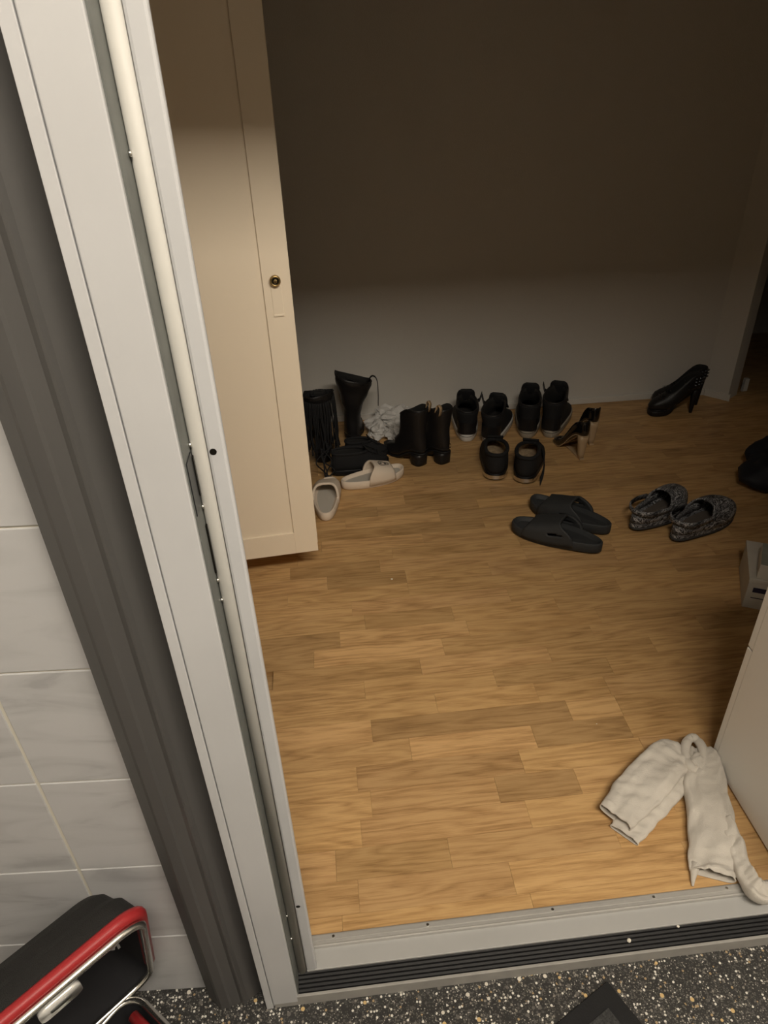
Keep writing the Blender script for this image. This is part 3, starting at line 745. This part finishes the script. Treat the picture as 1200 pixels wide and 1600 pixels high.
# two low black ankle shoes in front of the tall boots
for px_, py_, an, sd, sc, lab in ((-.010, 2.325, 14, 1, (.86, .74, .92), 'low black slip-on shoe directly behind the cream slide'), (.048, 2.432, 20, -1, (.64, .62, .80), 'low black slip-on shoe between tall boot and block-heeled boots')):
    e_ = low_sneaker((px_, py_, 0), an, sd, lab, 'black slip-on shoes', mt='shoe_fabric', insole='lining', plate=False, flap=False, name='slip_on_shoe')
    e_.scale = sc

# crumpled white paper between the boots
def crumple(name, c, rx_, ry_, rz_, seed, parent):
    bm = bmesh.new(); bmesh.ops.create_icosphere(bm, subdivisions=4, radius=1)
    for q in bm.verts:
        d = q.co.normalized(); s = 1+.55*(noise.noise(d*1.7+Vector((seed, 0, 0))))+.28*abs(noise.noise(d*4+Vector((0, seed, 0))))+.10*noise.noise(d*9+Vector((seed, seed, 0)))
        q.co = Vector((d.x*rx_*s, d.y*ry_*s, max(.001, rz_*(d.z*s+.9)*.55)))+Vector(c)
    me = bpy.data.meshes.new(name); bm.to_mesh(me); bm.free(); me.materials.append(M['paper'])
    return link(bpy.data.objects.new(name, me), parent)
pp = empty('tissue_paper', (.245, 2.660, 0), label='crumpled white tissue paper between tall boots and ankle boots', cat='paper')
crumple('crumpled_wad', (-.055, -.02, 0), .042, .05, .055, 3.1, pp)
crumple('crumpled_wad', (.035, -.05, 0), .052, .05, .07, 8.4, pp)
crumple('crumpled_wad', (.03, .06, 0), .09, .06, .085, 5.2, pp)
db = empty('soft_bag', (1.62, 2.02, 0), label='dark soft bag slumped on the floor, cut by the right edge of the picture', cat='bag')
def lump(name, c, rx_, ry_, rz_, seed):
    bm = bmesh.new(); bmesh.ops.create_icosphere(bm, subdivisions=4, radius=1)
    for q in bm.verts:
        d = q.co.normalized(); s_ = 1+.22*noise.noise(d*1.6+Vector((seed, 0, 0)))+.06*noise.noise(d*5+Vector((0, seed, 0)))
        q.co = Vector((d.x*rx_*s_, d.y*ry_*s_, max(.001, rz_*(d.z*s_+.8)*.55)))+Vector(c)
    me = bpy.data.meshes.new(name); bm.to_mesh(me); bm.free(); me.materials.append(M['dark_blue'])
    for pl in me.polygons: pl.use_smooth = True
    return link(bpy.data.objects.new(name, me), db)
lump('bag_body', (0, -.02, 0), .175, .12, .12, 2.2)
lump('bag_flap', (.06, .09, 0), .15, .10, .14, 7.7)
mesh_obj('bag_handle', *ribbon_vf(spline([(-.08, -.06, .075), (-.04, -.10, .10), (.06, -.11, .10), (.12, -.06, .08)], 16), .022, .004, (0, .5, .8)), 'dark_blue', db)

# ------------------------------------------------------------------ boxes at the right edge
sb = empty('shoe_box', (1.106, 1.393, 0), R(-27), label='white cardboard shoe box with a dark printed stripe at the right edge', cat='box')
box('body', 0, .30, 0, .19, 0, .088, 'card', sb, .001)
box('lid', -.002, .302, -.002, .192, .0885, .100, 'card', sb, .001)
box('printed_stripe', .014, .12, -.0035, -.002, .058, .073, 'label_dark', sb)
box('printed_line', .014, .10, -.0008, .0, .036, .0385, 'label_dark', sb)
cx = empty('carton', (1.122, 1.392, .100), R(-33), label='small cream carton with grey-green top lying on the shoe box', cat='box')
box('body', 0, .22, 0, .11, .0005, .045, 'card', cx, .001)
box('top_panel', .001, .219, .001, .109, .0455, .0475, 'card_grey', cx)
cy = empty('pale_box', (1.345, 1.60, 0), R(-20), label='pale box behind the shoe box, only its corner in view', cat='box')  # another lidded cardboard box, mostly out of view
box('body', 0, .25, 0, .16, 0, .16, 'card_grey', cy, .002)
box('lid', -.003, .253, -.003, .163, .1605, .185, 'card', cy, .002)

# ------------------------------------------------------------------ small garment by the threshold
gm = empty('garment', (0, 0, 0), label='off-white crumpled jersey garment with two narrow legs spread in a V by the threshold', cat='clothing')
def flat_tube(name, path, n=36, st=60, seed=0, amp=.006, cap0=False, cap1=False, thick=.0016):
    """path: (x, y, z, half width, height)"""
    P = spline(path, st); rings = []
    for i, (x, y, z, w, h) in enumerate(P):
        a = P[max(0, i-1)]; b = P[min(st-1, i+1)]
        t = Vector((b[0]-a[0], b[1]-a[1], 0)).normalized(); s = Vector((-t.y, t.x, 0)); rg = []
        for j in range(n):
            an = 2*math.pi*j/n; c, q = math.cos(an), math.sin(an)
            off = w*math.copysign(abs(c)**.8, c); zz = h*(.5+.5*math.copysign(abs(q)**.7, q))
            sd = noise.noise(Vector((i/st*7, off*30, seed)))
            p = Vector((x, y, 0))+s*(off*(1+.10*noise.noise(Vector((i/st*9, math.copysign(1, c), seed+5)))))
            k = amp*(max(0, q)**.5)
            # long creases running along the leg, and shorter diagonal ones
            fold = noise.noise(Vector((i/st*3+off*6, off*62, seed+9)))*1.1+noise.noise(Vector((i/st*16+off*40, off*20, seed+2)))*.6+.3*noise.noise(Vector((p.x*160, p.y*160, seed)))
            zz += k*fold
            rg.append((p.x, p.y, max(.0022 if z < .002 else z+.001, z+zz)))
        rings.append(rg)
    o = mesh_obj(name, *loft(rings, cap0, cap1), 'cloth', gm); solid(o, thick, 0); return o
flat_tube('trouser_leg', [(.512, .766, 0, .030, .014), (.545, .793, 0, .034, .018), (.590, .826, 0, .036, .020), (.640, .860, 0, .036, .022), (.690, .892, 0, .030, .024)], seed=4, cap1=True, amp=.006)
flat_tube('trouser_leg', [(.503, .795, .012, .035, .020), (.535, .818, .014, .040, .024), (.585, .855, .014, .045, .026), (.640, .895, .012, .044, .028), (.680, .922, .008, .040, .030), (.706, .934, .004, .028, .030)], seed=1, cap1=True, amp=.011)
flat_tube('trouser_leg', [(.748, .930, .004, .020, .030), (.745, .900, .002, .032, .034), (.730, .868, 0, .040, .032), (.712, .830, 0, .043, .030), (.694, .775, 0, .044, .030), (.668, .715, 0, .045, .028), (.650, .683, 0, .042, .022), (.642, .665, 0, .040, .026)], seed=14, cap0=True, amp=.013)
flat_tube('trailing_end', [(.716, .765, .004, .014, .026), (.712, .720, .003, .017, .026), (.703, .680, .004, .015, .024), (.700, .645, .006, .018, .022), (.705, .625, .007, .022, .026), (.718, .622, .007, .018, .028), (.730, .630, .006, .012, .022)], seed=23, cap0=True, cap1=True, amp=.013, n=28, st=56)
# rim of the waist opening folded at the apex
rim = []; rad = []
for k in range(49):
    a = 2*math.pi*k/48
    rim.append((.726+.020*math.cos(a)+.012*math.sin(a), .917+.036*math.sin(a), .030+.005*math.sin(a)+.004*noise.noise(Vector((math.cos(a)*2, math.sin(a)*2, 3))))); rad.append(.0095+.0025*noise.noise(Vector((math.cos(a)*2, math.sin(a)*2, 9))))
rim[-1] = rim[0]; rad[-1] = rad[0]
mesh_obj('waistband', *tube_vf(rim, rad, 12, False), 'cloth', gm)
mesh_obj('waist_fold', *tube_vf([(.716, .890, .020), (.722, .910, .028), (.729, .930, .024), (.734, .942, .018)], [.006, .009, .009, .005], 10), 'cloth', gm)
mesh_obj('torn_tip', *tube_vf([(.622, .690, .012), (.612, .678, .008), (.604, .664, .005), (.600, .655, .003)], [.010, .007, .004, .002], 8), 'cloth', gm)

# ------------------------------------------------------------------ door mat and case on the terrazzo
mt_ = empty('door_mat', (.397, .537, ZT), R(206), label='dark grey door mat with black border on the terrazzo', cat='mat')
box('border', 0, .60, 0, .40, 0, .006, 'mat_black', mt_, .0015)
box('pile', .030, .57, .030, .37, .006, .0085, 'mat_grey', mt_, .001)

def rrect(w, d, r, n=6):
    out = []
    for cx_, cy_, a0 in ((w-r, d-r, 0), (r, d-r, 90), (r, r, 180), (w-r, r, 270)):
        for k in range(n+1):
            a = R(a0+90*k/n); out.append((cx_+r*math.cos(a), cy_+r*math.sin(a)))
    return out
# local axes: x along the hinge, y from hinge to latch side, z out of the rim plane towards the shell back
ca = empty('carrying_case', (-.415, .585, ZT), label='open black hard case with red piping standing on the terrazzo at lower left', cat='case')
def case_half(name, Mx, W_, D_, depth, inset):
    T = lambda q: tuple(Mx @ Vector(q))
    prof = [(0, 0), (.012, -.002), (.020, .000), (.042, .006), (.050, .014), (depth-.012, .020), (depth-.002, .030), (depth, .042)]
    rr = []
    for z, i in prof:
        rr.append([T((x+i if False else i+x*(W_-2*i)/W_, i+y*(D_-2*i)/D_, z)) for x, y in rrect(W_, D_, .035)])
    o = mesh_obj(name, *loft(rr, False, True), 'case_black', ca)
    i2 = [[T((i+x*(W_-2*i)/W_, i+y*(D_-2*i)/D_, z)) for x, y in rrect(W_, D_, .035)] for z, i in ((-.002, .006), (.02, .012), (depth-.008, .030))]
    mesh_obj('case_lining', *loft(i2, False, True), 'case_in', o)
    if inset:
        bar = [T((inset, y, -.004)) for y in (.035, .1, .2, D_-.035)]
        mesh_obj('red_piping', *tube_vf(bar, .0085, 10), 'case_red', o)['label'] = 'red piping inside the rim'
    i_ = inset; loop = [T((x*(W_-2*i_)/W_+i_, y*(D_-2*i_)/D_+i_, .008-inset*.3)) for x, y in rrect(W_, D_, .036)]
    if not inset: mesh_obj('red_piping', *tube_vf(loop[27:]+loop[:15], .0090, 10), 'case_red', o)['label'] = 'red piping along the rim'
    loop = [T((.005+x*(W_-.010)/W_, .005+y*(D_-.010)/D_, -.005)) for x, y in rrect(W_, D_, .035)]
    mesh_obj('metal_rim', *tube_vf(loop+[loop[0]], .0058, 8, False), 'silver', o)['label'] = 'bright metal rim'
    return o, T
u_ = Vector((math.cos(R(221)), math.sin(R(221)), 0)); v_ = Vector((math.cos(R(-49)), math.sin(R(-49)), 0))
ln = R(17)
dlid = (v_*math.sin(ln)+Vector((0, 0, 1))*math.cos(ln))
zl = -(v_*math.cos(ln)-Vector((0, 0, 1))*math.sin(ln))
top = Vector((-.309, .534, .350)) - Vector(ca.location)
D_ = .312
org = top-dlid*D_
Mx = Matrix((u_, dlid, zl)).transposed().to_4x4(); Mx.translation = org
lid, TL = case_half('lid', Mx, .42, D_, .078, 0)
# latch plate hanging from the inner side of the rim
lp = []
for rr_, z in ((0, -.008), (0, -.014)): lp.append([TL((.098+x, D_-.058+y, z)) for x, y in rrect(.055, .045, .012)])
hl = [[TL((.098+.014+x*.5, D_-.058+.016+y*.32, z)) for x, y in rrect(.055, .045, .012)] for z in (-.014, -.0145)]
mesh_obj('latch_plate', *loft([lp[0], lp[1]], True, True), 'case_badge', lid)['label'] = 'bright latch plate with a slot'
mesh_obj('latch_slot', *loft(hl, True, True), 'rebate', lid)
# lower half lies flat on the floor
v2 = Vector((math.cos(R(-41)), math.sin(R(-41)), 0)); u2 = Vector((math.cos(R(229)), math.sin(R(229)), 0))
Mx2 = Matrix((u2, v2, Vector((0, 0, -1)))).transposed().to_4x4(); Mx2.translation = Vector((-.398, .580, .047))-Vector(ca.location)
low, T2 = case_half('base', Mx2, .42, D_, .085, .026)

# ------------------------------------------------------------------ crumbs
for x, yy, z, s, lab in ((.146, 1.655, 0, .006, 'tiny white crumb on the parquet in front of the wardrobe'), (.560, 1.045, 0, .003, 'tiny white crumb on the dark parquet strip'), (.452, .585, -.0165, .007, 'pale crumb on the black ribbed threshold'), (.546, .5955, -.0105, .005, 'small white crumb near the top of the black threshold')):
    bm = bmesh.new(); bmesh.ops.create_icosphere(bm, subdivisions=2, radius=s/2)
    for q in bm.verts: q.co *= 1+.5*noise.noise(q.co*400+Vector((x*50, 0, 0))); q.co.z = q.co.z*.6+s*.25
    me = bpy.data.meshes.new('crumb'); bm.to_mesh(me); bm.free(); me.materials.append(M['crumb'])
    o = bpy.data.objects.new('crumb', me); o.location = (x, yy, z); C.objects.link(o); tag(o, lab, 'crumb')
